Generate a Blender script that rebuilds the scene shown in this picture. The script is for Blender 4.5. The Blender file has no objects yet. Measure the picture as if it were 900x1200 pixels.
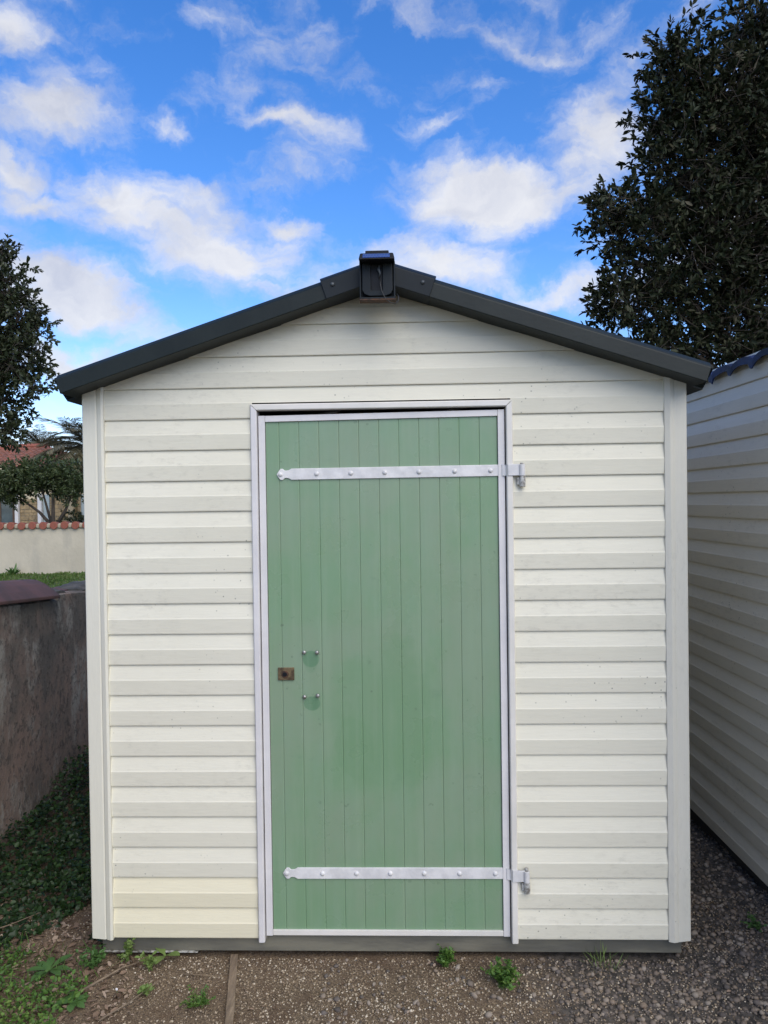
import bpy, bmesh, math, random
import numpy as np
from mathutils import Vector, Matrix, noise
random.seed(7); rng = np.random.default_rng(7)
C = bpy.context.scene.collection
S = bpy.context.scene
R = math.radians

# ---------------------------------------------------------------- camera
S.render.resolution_x = 768; S.render.resolution_y = 1024
cd = bpy.data.cameras.new('camera'); cam = bpy.data.objects.new('camera', cd); C.objects.link(cam)
yaw, pit, rol = 0.0321891, -0.0137599, -0.0138791
fw = Vector((-math.sin(yaw)*math.cos(pit), math.cos(yaw)*math.cos(pit), math.sin(pit)))
rt = Vector((math.cos(yaw), math.sin(yaw), 0)); up = rt.cross(fw)
r2 = rt*math.cos(rol)+up*math.sin(rol); u2 = up*math.cos(rol)-rt*math.sin(rol)
M = Matrix((r2, u2, -fw)).transposed().to_4x4(); M.translation = (0.0877, -2.5325, 1.4968)
cam.matrix_world = M
cd.sensor_fit = 'VERTICAL'; cd.sensor_height = 36; cd.lens = 27
cd.clip_end = 2000; cd.clip_start = .05
S.camera = cam

# ---------------------------------------------------------------- sky, sun, exposure
SUN_EL, SUN_AZ = R(42), R(150)          # azimuth measured from +Y towards +X
W = bpy.data.worlds.new('World'); S.world = W; W.use_nodes = True
nt = W.node_tree; nt.nodes.clear()
def N(t, typ, **k):
    n = t.nodes.new(typ)
    for a, b in k.items(): setattr(n, a, b)
    return n
def setin(n, **k):
    for a, b in k.items(): n.inputs[a].default_value = b
out = N(nt, 'ShaderNodeOutputWorld'); bg = N(nt, 'ShaderNodeBackground'); bg.inputs[1].default_value = 0.12
nt.links.new(bg.outputs[0], out.inputs[0])
sky = N(nt, 'ShaderNodeTexSky', sky_type='NISHITA', sun_disc=False, sun_elevation=SUN_EL, sun_rotation=SUN_AZ,
        air_density=1.0, dust_density=0.3, ozone_density=2.5, altitude=0)
SKY_SAT, SKY_VAL, CLOUD = 1.33, 1.12, 4.9
hsv = N(nt, 'ShaderNodeHueSaturation'); setin(hsv, Saturation=SKY_SAT, Value=SKY_VAL, Hue=0.503)
nt.links.new(sky.outputs[0], hsv.inputs['Color'])
tc = N(nt, 'ShaderNodeTexCoord')
wn = N(nt, 'ShaderNodeTexNoise'); setin(wn, Scale=9.0, Detail=7.0, Roughness=0.6)
nt.links.new(tc.outputs['Generated'], wn.inputs['Vector'])
sub = N(nt, 'ShaderNodeVectorMath', operation='SUBTRACT'); sub.inputs[1].default_value = (.5, .5, .5)
nt.links.new(wn.outputs['Color'], sub.inputs[0])
scl = N(nt, 'ShaderNodeVectorMath', operation='SCALE'); scl.inputs['Scale'].default_value = 0.11
nt.links.new(sub.outputs[0], scl.inputs[0])
wv = N(nt, 'ShaderNodeVectorMath', operation='ADD')
nt.links.new(tc.outputs['Generated'], wv.inputs[0]); nt.links.new(scl.outputs[0], wv.inputs[1])
# separate cumulus banks: azimuth, elevation, half width, half height (degrees), tilt, weight
clouds = [(-24.0,25.1,5.6,3.0,0,.85),(-27.2,21.6,3.0,1.6,-10,.8),(-17.5,24.6,1.6,1.4,-40,.5),(-26.5,19.9,3.8,1.2,-5,.8),
 (-15.2,18.6,10.0,3.2,-14,1),(-9.1,19.6,2.6,1.1,-5,.75),(-24.5,14.6,7.2,2.7,-20,1),(-23.5,10.1,4.5,1.3,0,.8),
 (-27.5,29.8,2.6,1.9,-30,.7),(-9.0,25.7,6.4,1.1,-3,.55),(-6.1,32.0,4.2,1.6,-20,.38),(5.6,31.0,5.8,1.2,-12,.56),
 (5.5,27.7,4.8,1.4,-5,.48),(5.2,21.3,7.4,3.2,-5,.95),(2.8,17.0,7.4,2.7,-5,.85),(13.9,23.3,4.2,3.0,40,.9),
 (17.3,28.4,5.0,1.5,35,.62),(10.9,14.3,4.0,1.6,0,.85),(1.7,25.9,2.8,0.9,0,.5),(21.3,30.6,4.0,1.6,30,.6),(24,17,6,5,0,.8),(-3.5,14,3,1.5,0,.5)]
# the same kind of broken cloud all round the rest of the sky
rs = random.Random(3)
for _ in range(14):
    az = rs.uniform(40, 320); el = rs.uniform(8, 62)
    clouds.append((az, el, rs.uniform(12, 24), rs.uniform(5, 10), rs.uniform(-20, 20), rs.uniform(.75, 1.)))
last = None
for az, el, ra, rb, tilt, wt in clouds:
    a, e, t = R(az), R(el), R(tilt)
    d = Vector((math.sin(a)*math.cos(e), math.cos(a)*math.cos(e), math.sin(e)))
    uu = Vector((math.cos(a), -math.sin(a), 0)); vv = uu.cross(d)
    ax = uu*math.cos(t)+vv*math.sin(t); bx_ = vv*math.cos(t)-uu*math.sin(t)
    mp = N(nt, 'ShaderNodeMapping', vector_type='TEXTURE')
    mp.inputs['Location'].default_value = d
    mp.inputs['Rotation'].default_value = Matrix((ax, bx_, ax.cross(bx_))).transposed().to_euler('XYZ')
    mp.inputs['Scale'].default_value = (R(ra)*1.1, R(rb)*1.1, .4)
    nt.links.new(wv.outputs[0], mp.inputs['Vector'])
    ln = N(nt, 'ShaderNodeVectorMath', operation='LENGTH'); nt.links.new(mp.outputs[0], ln.inputs[0])
    mr = N(nt, 'ShaderNodeMapRange'); setin(mr, **{'From Min': 1.15, 'From Max': .0, 'To Min': 0, 'To Max': wt})
    nt.links.new(ln.outputs['Value'], mr.inputs['Value'])
    if last is None: last = mr.outputs[0]
    else:
        mx = N(nt, 'ShaderNodeMath', operation='SMOOTH_MAX'); mx.inputs[2].default_value = .12
        nt.links.new(last, mx.inputs[0]); nt.links.new(mr.outputs[0], mx.inputs[1]); last = mx.outputs[0]
# density = banks + fine noise
st = N(nt, 'ShaderNodeMapping'); st.inputs['Scale'].default_value = (1, 1, 2.2); nt.links.new(wv.outputs[0], st.inputs[0])
n2 = N(nt, 'ShaderNodeTexNoise'); setin(n2, Scale=9.5, Detail=10.0, Roughness=0.56); nt.links.new(st.outputs[0], n2.inputs['Vector'])
m1 = N(nt, 'ShaderNodeMath', operation='MULTIPLY_ADD'); nt.links.new(n2.outputs['Fac'], m1.inputs[0]); m1.inputs[1].default_value = 1.7; m1.inputs[2].default_value = -.93
m2 = N(nt, 'ShaderNodeMath', operation='ADD'); nt.links.new(m1.outputs[0], m2.inputs[0]); nt.links.new(last, m2.inputs[1])
dens = N(nt, 'ShaderNodeMapRange', interpolation_type='SMOOTHSTEP'); setin(dens, **{'From Min': -.05, 'From Max': .72, 'To Min': 0, 'To Max': .92})
nt.links.new(m2.outputs[0], dens.inputs['Value'])
# cloud tone: thick middles a little greyer
n3 = N(nt, 'ShaderNodeTexNoise'); setin(n3, Scale=6.0, Detail=6.0, Roughness=0.55); nt.links.new(st.outputs[0], n3.inputs['Vector'])
tone = N(nt, 'ShaderNodeMapRange'); setin(tone, **{'From Min': .38, 'From Max': .66, 'To Min': 0., 'To Max': 1.}); nt.links.new(n3.outputs['Fac'], tone.inputs['Value'])
cm = N(nt, 'ShaderNodeMix', data_type='RGBA'); nt.links.new(tone.outputs[0], cm.inputs['Factor'])
cm.inputs['A'].default_value = (CLOUD*1.0, CLOUD*1.0, CLOUD*1.02, 1); cm.inputs['B'].default_value = (CLOUD*.66, CLOUD*.69, CLOUD*.80, 1)
mixc = N(nt, 'ShaderNodeMix', data_type='RGBA')
tint = N(nt, 'ShaderNodeMix', data_type='RGBA', blend_type='MULTIPLY'); tint.inputs['Factor'].default_value = 1
nt.links.new(hsv.outputs[0], tint.inputs['A']); tint.inputs['B'].default_value = (1.10, 1.0, 1.14, 1)
nt.links.new(dens.outputs[0], mixc.inputs['Factor']); nt.links.new(tint.outputs['Result'], mixc.inputs['A']); nt.links.new(cm.outputs['Result'], mixc.inputs['B'])
nt.links.new(mixc.outputs['Result'], bg.inputs[0])

sl = bpy.data.lights.new('sun', 'SUN'); sl.energy = 2.0; sl.angle = R(58); sl.color = (1, .925, .75)
so = bpy.data.objects.new('sun', sl); C.objects.link(so)
sd = Vector((math.sin(SUN_AZ)*math.cos(SUN_EL), math.cos(SUN_AZ)*math.cos(SUN_EL), math.sin(SUN_EL)))
so.rotation_euler = sd.to_track_quat('Z', 'Y').to_euler(); so.location = sd*30
S.view_settings.view_transform = 'Standard'; S.view_settings.look = 'None'; S.view_settings.gamma = 1
S.view_settings.exposure = 0.6

# ---------------------------------------------------------------- materials
def newmat(name):
    m = bpy.data.materials.new(name); m.use_nodes = True; t = m.node_tree
    b = t.nodes['Principled BSDF']; c = N(t, 'ShaderNodeTexCoord')
    return m, t, b, c.outputs['Object']
def tnoise(t, co, scale, detail=4, rough=.55, stretch=None, typ='ShaderNodeTexNoise'):
    if stretch:
        mp = N(t, 'ShaderNodeMapping'); mp.inputs['Scale'].default_value = stretch; t.links.new(co, mp.inputs[0]); co = mp.outputs[0]
    n = N(t, typ); t.links.new(co, n.inputs['Vector'])
    n.inputs['Scale'].default_value = scale
    if 'Detail' in n.inputs: n.inputs['Detail'].default_value = detail
    if 'Roughness' in n.inputs: n.inputs['Roughness'].default_value = rough
    return n.outputs[0]
def rampf(t, v, a, b, lo=0., hi=1., smooth=True):
    m = N(t, 'ShaderNodeMapRange'); t.links.new(v, m.inputs['Value'])
    if smooth: m.interpolation_type = 'SMOOTHSTEP'
    setin(m, **{'From Min': a, 'From Max': b, 'To Min': lo, 'To Max': hi}); return m.outputs[0]
def mixcol(t, f, a, b, mode='MIX'):
    m = N(t, 'ShaderNodeMix', data_type='RGBA', blend_type=mode)
    for i, s in (('Factor', f), ('A', a), ('B', b)):
        if isinstance(s, (int, float)): m.inputs[i].default_value = s
        elif isinstance(s, tuple): m.inputs[i].default_value = (*s[:3], 1)
        else: t.links.new(s, m.inputs[i])
    return m.outputs['Result']
def math_(t, op, a, b=None):
    m = N(t, 'ShaderNodeMath', operation=op)
    for i, s in enumerate((a, b)):
        if s is None: continue
        if isinstance(s, (int, float)): m.inputs[i].default_value = s
        else: t.links.new(s, m.inputs[i])
    return m.outputs[0]
def bump(t, b, h, strength, dist):
    n = N(t, 'ShaderNodeBump'); setin(n, Strength=strength, Distance=dist); t.links.new(h, n.inputs['Height'])
    t.links.new(n.outputs[0], b.inputs['Normal'])
def pmat(name, c1, c2=None, scale=8, rough=.6, metal=0., bmp=0., bscale=60, stretch=None, lo=.35, hi=.65, spec=.5):
    m, t, b, co = newmat(name)
    b.inputs['Roughness'].default_value = rough; b.inputs['Metallic'].default_value = metal
    b.inputs['Specular IOR Level'].default_value = spec
    if c2 is None: c2 = tuple(x*.85 for x in c1)
    v = tnoise(t, co, scale, 6, .6, stretch)
    t.links.new(mixcol(t, rampf(t, v, lo, hi), c1, c2), b.inputs['Base Color'])
    if bmp: bump(t, b, tnoise(t, co, bscale, 5, .6, stretch), bmp, .004)
    return m
def offs(t, co):
    oi = N(t, 'ShaderNodeObjectInfo'); a = N(t, 'ShaderNodeVectorMath', operation='ADD')
    t.links.new(co, a.inputs[0]); t.links.new(oi.outputs['Location'], a.inputs[1]); return a.outputs[0]
def siding_mat(name, base, dirt=1.0, axis=0):
    """embossed vinyl: grain runs along the board, mildew specks and streaks"""
    m, t, b, co = newmat(name); co = offs(t, co)
    st = (1.0, 14, 14) if axis == 0 else (14, 14, 1.0)
    grain = tnoise(t, co, 11, 6, .7, st)
    fine = tnoise(t, co, 60, 4, .7, (1.0, 6, 6) if axis == 0 else (6, 6, 1.))
    col = mixcol(t, rampf(t, grain, .3, .7), base, tuple(x*.955 for x in base))
    big = tnoise(t, co, 1.3, 4, .6)
    col = mixcol(t, rampf(t, big, .45, .75, 0, .55), col, tuple(x*y for x, y in zip(base, (.88, .88, .86))))
    # thin grey mildew film in streaks
    film = tnoise(t, co, 24, 5, .75, (1, 2.5, 2.5) if axis == 0 else (2.5, 2.5, 1))
    filmf = math_(t, 'MULTIPLY', rampf(t, film, .48, .72, 0, .5*dirt), rampf(t, tnoise(t, co, 2.2, 3), .42, .62))
    col = mixcol(t, filmf, col, tuple(x*.70 for x in base))
    # small specks
    vor = N(t, 'ShaderNodeTexVoronoi'); t.links.new(co, vor.inputs['Vector']); vor.inputs['Scale'].default_value = 43
    spk = math_(t, 'MULTIPLY', rampf(t, vor.outputs['Distance'], .15, .05), rampf(t, tnoise(t, co, 3.1, 3), .5, .66, 0, .75*dirt))
    col = mixcol(t, spk, col, (.14, .15, .12))
    t.links.new(col, b.inputs['Base Color']); b.inputs['Roughness'].default_value = .5
    b.inputs['Specular IOR Level'].default_value = .35
    s = math_(t, 'ADD', grain, math_(t, 'MULTIPLY', fine, .5))
    bump(t, b, s, .35, .0014)
    return m
M_side = siding_mat('pale_vinyl', (.695, .668, .550))
M_cream = siding_mat('cream_vinyl', (.73, .68, .505), .3)
M_side2 = siding_mat('grey_vinyl', (.70, .65, .54), 1.2)
M_post = siding_mat('vinyl_post', (.625, .605, .52), .8, 2)
M_post2 = siding_mat('vinyl_post_clean', (.655, .635, .535), .12, 2)
M_trim = pmat('white_trim', (.66, .64, .63), (.58, .565, .56), 5, .4, bmp=.1, bscale=40)
M_trimw = pmat('white_upvc', (.70, .67, .62), (.62, .60, .55), 6, .4)
M_strap = pmat('white_painted_iron', (.68, .67, .66), (.56, .555, .55), 22, .35, bmp=.25, bscale=60)
M_pin = pmat('grimy_white_metal', (.52, .52, .49), (.16, .15, .13), 60, .5, bmp=.3, lo=.4, hi=.62)
M_grey = pmat('anthracite_sheet', (.0065, .0110, .0105), (.0105, .0155, .0145), 5, .5, bmp=.12, bscale=60, spec=.26)
M_navy = pmat('dark_flashing', (.006, .010, .013), (.010, .014, .017), 9, .5, spec=.22)
M_black = pmat('black_plastic', (.006, .007, .009), (.010, .012, .016), 30, .5, spec=.2)
M_rust = pmat('rusty_steel', (.10, .045, .02), (.03, .018, .012), 50, .8, bmp=.4)
M_dark = pmat('dark_gap', (.02, .02, .02), (.03, .028, .025), 8, .9)
M_base = pmat('grey_plinth_beam', (.175, .165, .125), (.10, .097, .080), 4, .6, bmp=.3, bscale=30, stretch=(.6, 2, 3))
M_blue = pmat('blue_roof_sheet', (.020, .034, .10), (.008, .013, .036), 14, .6, spec=.2)
M_wire = pmat('black_cable', (.012, .012, .012), None, 20, .5)
M_screw = pmat('zinc_screw', (.42, .42, .40), (.22, .21, .19), 90, .4, .7)
M_gscrew = pmat('grey_screw', (.07, .08, .085), (.04, .045, .05), 60, .45, .3)
M_brass = pmat('tarnished_brass', (.22, .16, .085), (.09, .065, .04), 70, .45, .55, bmp=.3)
M_pv, t, b, co = newmat('solar_cell')
br = N(t, 'ShaderNodeTexBrick'); t.links.new(co, br.inputs[0]); setin(br, Color1=(.03, .06, .20, 1), Color2=(.035, .07, .22, 1), Mortar=(.10, .14, .25, 1), Scale=60, **{'Mortar Size': .02})
t.links.new(br.outputs[0], b.inputs['Base Color']); b.inputs['Roughness'].default_value = .12
# green door paint with the outlines of removed fittings, deeper green blotches and worn spots
M_green, t, b, co = newmat('green_paint')
sepg = N(t, 'ShaderNodeSeparateXYZ'); t.links.new(co, sepg.inputs[0])
gx, gz = sepg.outputs[0], sepg.outputs[2]
G1, G2, G3 = (.168, .280, .162), (.205, .282, .188), (.145, .258, .140)
col = mixcol(t, rampf(t, tnoise(t, co, 2.2, 5, .6), .38, .62), G1, G2)
col = mixcol(t, rampf(t, tnoise(t, co, 16, 5, .7, (1, 1, .3)), .4, .75, 0, .4), col, (.20, .30, .21))
def ell(cx, cz, rx, rz, a=1.05, bb=.9, wob=0):
    dx = math_(t, 'DIVIDE', math_(t, 'SUBTRACT', gx, cx), rx); dz = math_(t, 'DIVIDE', math_(t, 'SUBTRACT', gz, cz), rz)
    d = math_(t, 'SQRT', math_(t, 'ADD', math_(t, 'MULTIPLY', dx, dx), math_(t, 'MULTIPLY', dz, dz)))
    if wob: d = math_(t, 'ADD', d, math_(t, 'MULTIPLY', math_(t, 'SUBTRACT', tnoise(t, co, 7, 5, .6), .5), wob))
    return rampf(t, d, a, bb)
col = mixcol(t, math_(t, 'MULTIPLY', ell(.02, .80, .19, .25, 1.15, .6, 2.0), .55), col, G3)  # uneven blotch of deeper, more saturated green in the middle of the door
col = mixcol(t, math_(t, 'MULTIPLY', ell(-.1, .70, .07, .10, 1.05, .9, 1.), .45), col, G3)
col = mixcol(t, math_(t, 'MULTIPLY', ell(-.243, .998, .028, .028), .85), col, (.10, .205, .115))
col = mixcol(t, math_(t, 'MULTIPLY', ell(-.243, .985, .022, .036, 1.1, .7), .35), col, (.115, .225, .13))
col = mixcol(t, math_(t, 'MULTIPLY', ell(-.241, .850, .028, .024), .85), col, (.10, .205, .115))
brush = tnoise(t, co, 3.2, 5, .6, (9, 1, .5))
col = mixcol(t, rampf(t, brush, .45, .75, 0, .45), col, (.225, .315, .21))
chip = math_(t, 'MULTIPLY', rampf(t, tnoise(t, co, 34, 3, .6), .66, .70), rampf(t, tnoise(t, co, 4, 3), .5, .62))
col = mixcol(t, math_(t, 'MULTIPLY', chip, .6), col, (.09, .14, .09))
scr = tnoise(t, co, 9, 6, .75, (1, 1, 1.6))
col = mixcol(t, rampf(t, scr, .60, .68, 0, .22), col, (.12, .21, .14))
t.links.new(col, b.inputs['Base Color']); b.inputs['Roughness'].default_value = .33
t.links.new(rampf(t, tnoise(t, co, 6, 5), .3, .7, .24, .42), b.inputs['Roughness'])
bump(t, b, tnoise(t, co, 30, 4, .6, (3, 1, .25)), .12, .002)
# stained render of the low wall on the left
M_stain, t, b, co = newmat('stained_render')
v = tnoise(t, co, 2.6, 9, .70, (1, 1, .6)); v2 = tnoise(t, co, 6, 9, .74, (1, 1, .5)); v3 = tnoise(t, co, 34, 6, .75, (1, 1, .8))
col = mixcol(t, rampf(t, v, .40, .62), (.29, .205, .155), (.15, .13, .105))
col = mixcol(t, rampf(t, v2, .50, .64, 0, .8), col, (.40, .37, .31))
col = mixcol(t, rampf(t, v3, .50, .62, 0, .75), col, (.07, .062, .052))
t.links.new(col, b.inputs['Base Color']); b.inputs['Roughness'].default_value = .95
bump(t, b, math_(t, 'ADD', v3, v2), .8, .012)
M_coping = pmat('purple_brown_coping', (.135, .070, .060), (.075, .050, .043), 5, .65, bmp=.3, bscale=25, spec=.2)
M_mortar = pmat('dark_mossy_mortar', (.055, .054, .048), (.12, .11, .098), 12, .95, bmp=1., bscale=25)
M_plaster, t, b, co = newmat('cream_plaster')
col = mixcol(t, rampf(t, tnoise(t, co, .9, 6, .6), .4, .65), (.58, .52, .40), (.50, .45, .345))
col = mixcol(t, rampf(t, tnoise(t, co, 2.2, 6, .65, (1, 1, .3)), .52, .72, 0, .6), col, (.40, .37, .30))
t.links.new(col, b.inputs['Base Color']); b.inputs['Roughness'].default_value = .9; bump(t, b, tnoise(t, co, 12, 6), .5, .01)
M_tile = pmat('terracotta', (.34, .10, .06), (.22, .075, .05), 7, .75, bmp=.3, bscale=20)
M_rtile = pmat('terracotta_roof', (.28, .105, .065), (.16, .075, .05), 3, .8, bmp=.3, bscale=20)
M_hwall = pmat('cream_house_wall', (.60, .52, .36), (.52, .45, .32), 2, .9)
M_stone = pmat('golden_stone', (.36, .26, .14), (.20, .15, .09), 3.5, .9, bmp=.6, bscale=12)
M_mort2 = pmat('pale_mortar', (.42, .36, .26), None, 8, .95)
M_glass = pmat('window_glass', (.05, .07, .08), (.09, .12, .13), 2, .08)
M_shut = pmat('pale_blue_shutter', (.35, .42, .44), (.30, .36, .39), 3, .5)
M_brown = pmat('brown_wood', (.09, .05, .03), None, 10, .6)
M_wood = pmat('weathered_batten', (.30, .225, .15), (.15, .11, .075), 18, .9, bmp=.6, bscale=40, stretch=(2, .3, 2))
M_twig = pmat('dry_twig', (.22, .165, .11), (.12, .09, .06), 30, .9)
M_bark = pmat('bark', (.075, .06, .045), (.04, .033, .027), 12, .95, bmp=.8, bscale=20, stretch=(1, 1, .4))
def leafmat(name, cs, rough=.45, trans=.12, wob=.3, spec=.35):
    m, t, b, co = newmat(name); g = N(t, 'ShaderNodeNewGeometry')
    r = N(t, 'ShaderNodeValToRGB'); el = r.color_ramp.elements
    while len(el) < len(cs): el.new(.5)
    for i, c in enumerate(cs): el[i].position = i/(len(cs)-1); el[i].color = (*c, 1)
    f = math_(t, 'ADD', math_(t, 'MULTIPLY', g.outputs['Random Per Island'], 1-wob), math_(t, 'MULTIPLY', rampf(t, tnoise(t, co, 1.6, 3), .3, .7), wob))
    t.links.new(f, r.inputs[0]); t.links.new(r.outputs[0], b.inputs['Base Color'])
    b.inputs['Roughness'].default_value = rough; b.inputs['Specular IOR Level'].default_value = spec
    if trans:
        tr = N(t, 'ShaderNodeBsdfTranslucent'); t.links.new(r.outputs[0], tr.inputs[0])
        ms = N(t, 'ShaderNodeMixShader'); ms.inputs[0].default_value = trans
        t.links.new(b.outputs[0], ms.inputs[1]); t.links.new(tr.outputs[0], ms.inputs[2])
        t.links.new(ms.outputs[0], t.nodes['Material Output'].inputs[0])
    return m
M_oak = leafmat('oak_leaf', [(.014, .021, .010), (.024, .032, .014), (.036, .042, .021), (.060, .052, .032)], .55, .03, .3, .18)
M_oak2 = leafmat('small_tree_leaf', [(.022, .032, .014), (.038, .050, .022), (.065, .070, .036)], .5, .05)
M_bushl = leafmat('bush_leaf', [(.035, .058, .022), (.060, .085, .032), (.11, .13, .06)], .35, .1)
M_palm = leafmat('palm_leaf', [(.07, .072, .04), (.13, .12, .07), (.22, .19, .12)], .5, .1)
M_palmd = leafmat('dry_palm_leaf', [(.14, .095, .045), (.22, .15, .075)], .7, .1)
M_weed = leafmat('weed_leaf', [(.035, .085, .018), (.075, .16, .03), (.12, .22, .04), (.20, .29, .07)], .5, .25)
M_weed2 = leafmat('pale_weed_leaf', [(.13, .22, .05), (.23, .31, .10)], .5, .25)
M_weedd = leafmat('deep_green_leaf', [(.05, .12, .03), (.10, .19, .05)], .5, .2)
M_ivy = leafmat('ivy_leaf', [(.008, .020, .006), (.014, .034, .009), (.034, .075, .016)], .5, .1)
M_litter = leafmat('dead_leaf', [(.06, .038, .024), (.13, .085, .055), (.24, .165, .115), (.32, .25, .19)], .85, 0, .2)
M_grass = leafmat('grass_blade', [(.05, .11, .02), (.09, .16, .03), (.15, .17, .05)], .6, .2)
M_pebble = leafmat('pebble', [(.06, .052, .046), (.13, .11, .095), (.20, .155, .115), (.30, .26, .215)], .85, 0, .15)
M_grit = leafmat('grit', [(.09, .062, .04), (.22, .165, .11), (.36, .285, .195), (.62, .55, .44)], .85, 0, .25)
# soil: brown earth left, sandy grit in the middle, grey gravel right, grass beyond the wall
M_soil, t, b, co = newmat('soil')
sp = N(t, 'ShaderNodeSeparateXYZ'); t.links.new(co, sp.inputs[0])
f1 = tnoise(t, co, 140, 6, .8); f2 = tnoise(t, co, 9, 6, .7); f3 = tnoise(t, co, 40, 6, .7)
col = mixcol(t, rampf(t, f1, .38, .66), (.075, .052, .033), (.31, .225, .14))
col = mixcol(t, rampf(t, f2, .45, .65, 0, .75), col, (.13, .082, .048))
col = mixcol(t, rampf(t, f1, .64, .74, 0, .7), col, (.36, .31, .24))
xr = math_(t, 'ADD', sp.outputs[0], math_(t, 'MULTIPLY', math_(t, 'SUBTRACT', f2, .5), .9))
greyc = mixcol(t, rampf(t, f3, .38, .62), (.045, .040, .034), (.13, .112, .094))
col = mixcol(t, rampf(t, xr, .25, .7), col, greyc)
gc = mixcol(t, rampf(t, tnoise(t, co, 1.2, 6, .7), .35, .65), (.055, .10, .022), (.10, .12, .04))
col = mixcol(t, rampf(t, sp.outputs[0], -1.8, -2.1), col, gc)
far = mixcol(t, rampf(t, tnoise(t, co, .35, 5), .4, .6), (.10, .10, .06), (.16, .14, .10))
col = mixcol(t, rampf(t, sp.outputs[1], 4, 9, 0, .35), col, far)
t.links.new(col, b.inputs['Base Color']); b.inputs['Roughness'].default_value = .95
bump(t, b, math_(t, 'ADD', f1, f3), .9, .008)

# ---------------------------------------------------------------- helpers
def tag(o, label=None, cat=None, group=None, kind=None):
    if label: o['label'] = label
    if cat: o['category'] = cat
    if group: o['group'] = group
    if kind: o['kind'] = kind
    return o
def root(name, loc, label, cat, group=None, rz=0):
    o = bpy.data.objects.new(name, None); C.objects.link(o); o.location = loc; o.rotation_euler = (0, 0, rz)
    o.empty_display_size = .1
    return tag(o, label, cat, group)
def rootloc(p):
    while p.parent: p = p.parent
    return Vector(p.location)
class MB:
    """collects shapes in world (or root-local when local=True) coordinates"""
    def __init__(s): s.v = []; s.f = []
    def add(s, vs, fs):
        n = len(s.v); s.v += [tuple(v) for v in vs]; s.f += [tuple(i+n for i in f) for f in fs]; return s
    def box(s, x0, x1, y0, y1, z0, z1):
        return s.add([(x0,y0,z0),(x1,y0,z0),(x1,y1,z0),(x0,y1,z0),(x0,y0,z1),(x1,y0,z1),(x1,y1,z1),(x0,y1,z1)],
                     [(0,3,2,1),(4,5,6,7),(0,1,5,4),(1,2,6,5),(2,3,7,6),(3,0,4,7)])
    def hexa(s, bottom, top):
        return s.add(list(bottom)+list(top), [(0,3,2,1),(4,5,6,7),(0,1,5,4),(1,2,6,5),(2,3,7,6),(3,0,4,7)])
    def loft(s, rings, cap=True, closed=True):
        n = len(rings[0]); vs = [p for r in rings for p in r]; fs = []
        for i in range(len(rings)-1):
            for j in range(n if closed else n-1):
                k = (j+1) % n; fs.append((i*n+j, i*n+k, (i+1)*n+k, (i+1)*n+j))
        if cap and closed: fs += [tuple(range(n-1, -1, -1)), tuple(range((len(rings)-1)*n, len(rings)*n))]
        return s.add(vs, fs)
    def tube(s, pts, rad, n=8):
        pts = [Vector(p) for p in pts]; rings = []
        for i, p in enumerate(pts):
            d = (pts[min(i+1, len(pts)-1)]-pts[max(i-1, 0)]).normalized()
            a = d.orthogonal().normalized() if i == 0 else (prev - d*prev.dot(d)).normalized()
            prev = a; c = d.cross(a); r = rad[i] if isinstance(rad, (list, tuple)) else rad
            rings.append([p+a*math.cos(q*2*math.pi/n)*r+c*math.sin(q*2*math.pi/n)*r for q in range(n)])
        return s.loft(rings)
    def cyl(s, a, b_, r, n=14): return s.tube([a, b_], r, n)
    def prism(s, outline, y0, y1):      # outline in (x, z), extruded in y
        n = len(outline)
        return s.add([(x, y0, z) for x, z in outline]+[(x, y1, z) for x, z in outline],
                     [tuple(range(n)), tuple(range(2*n-1, n-1, -1))]+[(i, n+i, n+(i+1) % n, (i+1) % n) for i in range(n)])
    def dome(s, c, r, h, nrm=-1):       # rivet head facing nrm*y
        vs = []; fs = []; k = 12; rows = 3
        for i in range(rows):
            a = i/rows*math.pi/2
            for j in range(k):
                q = j*2*math.pi/k; vs.append((c[0]+r*math.cos(a)*math.cos(q), c[1]+nrm*h*math.sin(a), c[2]+r*math.cos(a)*math.sin(q)))
        vs.append((c[0], c[1]+nrm*h, c[2]))
        for i in range(rows-1):
            for j in range(k): fs.append((i*k+j, i*k+(j+1) % k, (i+1)*k+(j+1) % k, (i+1)*k+j))
        for j in range(k): fs.append(((rows-1)*k+j, (rows-1)*k+(j+1) % k, rows*k))
        return s.add(vs, fs)
    def build(s, name, m, parent=None, smooth=False, bevel=0, local=False, loc=None, seg=2):
        me = bpy.data.meshes.new(name)
        off = Vector((0, 0, 0)) if (local or not parent) else rootloc(parent)
        me.from_pydata([Vector(v)-off for v in s.v], [], s.f)
        bm = bmesh.new(); bm.from_mesh(me); bmesh.ops.recalc_face_normals(bm, faces=bm.faces); bm.to_mesh(me); bm.free()
        me.materials.append(m)
        if smooth: me.polygons.foreach_set('use_smooth', [True]*len(me.polygons))
        o = bpy.data.objects.new(name, me); C.objects.link(o)
        if parent: o.parent = parent
        if loc: o.location = loc
        if bevel:
            bv = o.modifiers.new('bevel', 'BEVEL'); bv.width = bevel; bv.segments = seg; bv.limit_method = 'ANGLE'; bv.angle_limit = R(35)
        return o
def again(o, parent, loc):
    c = o.copy(); C.objects.link(c); c.parent = parent; c.location = loc; return c
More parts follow.
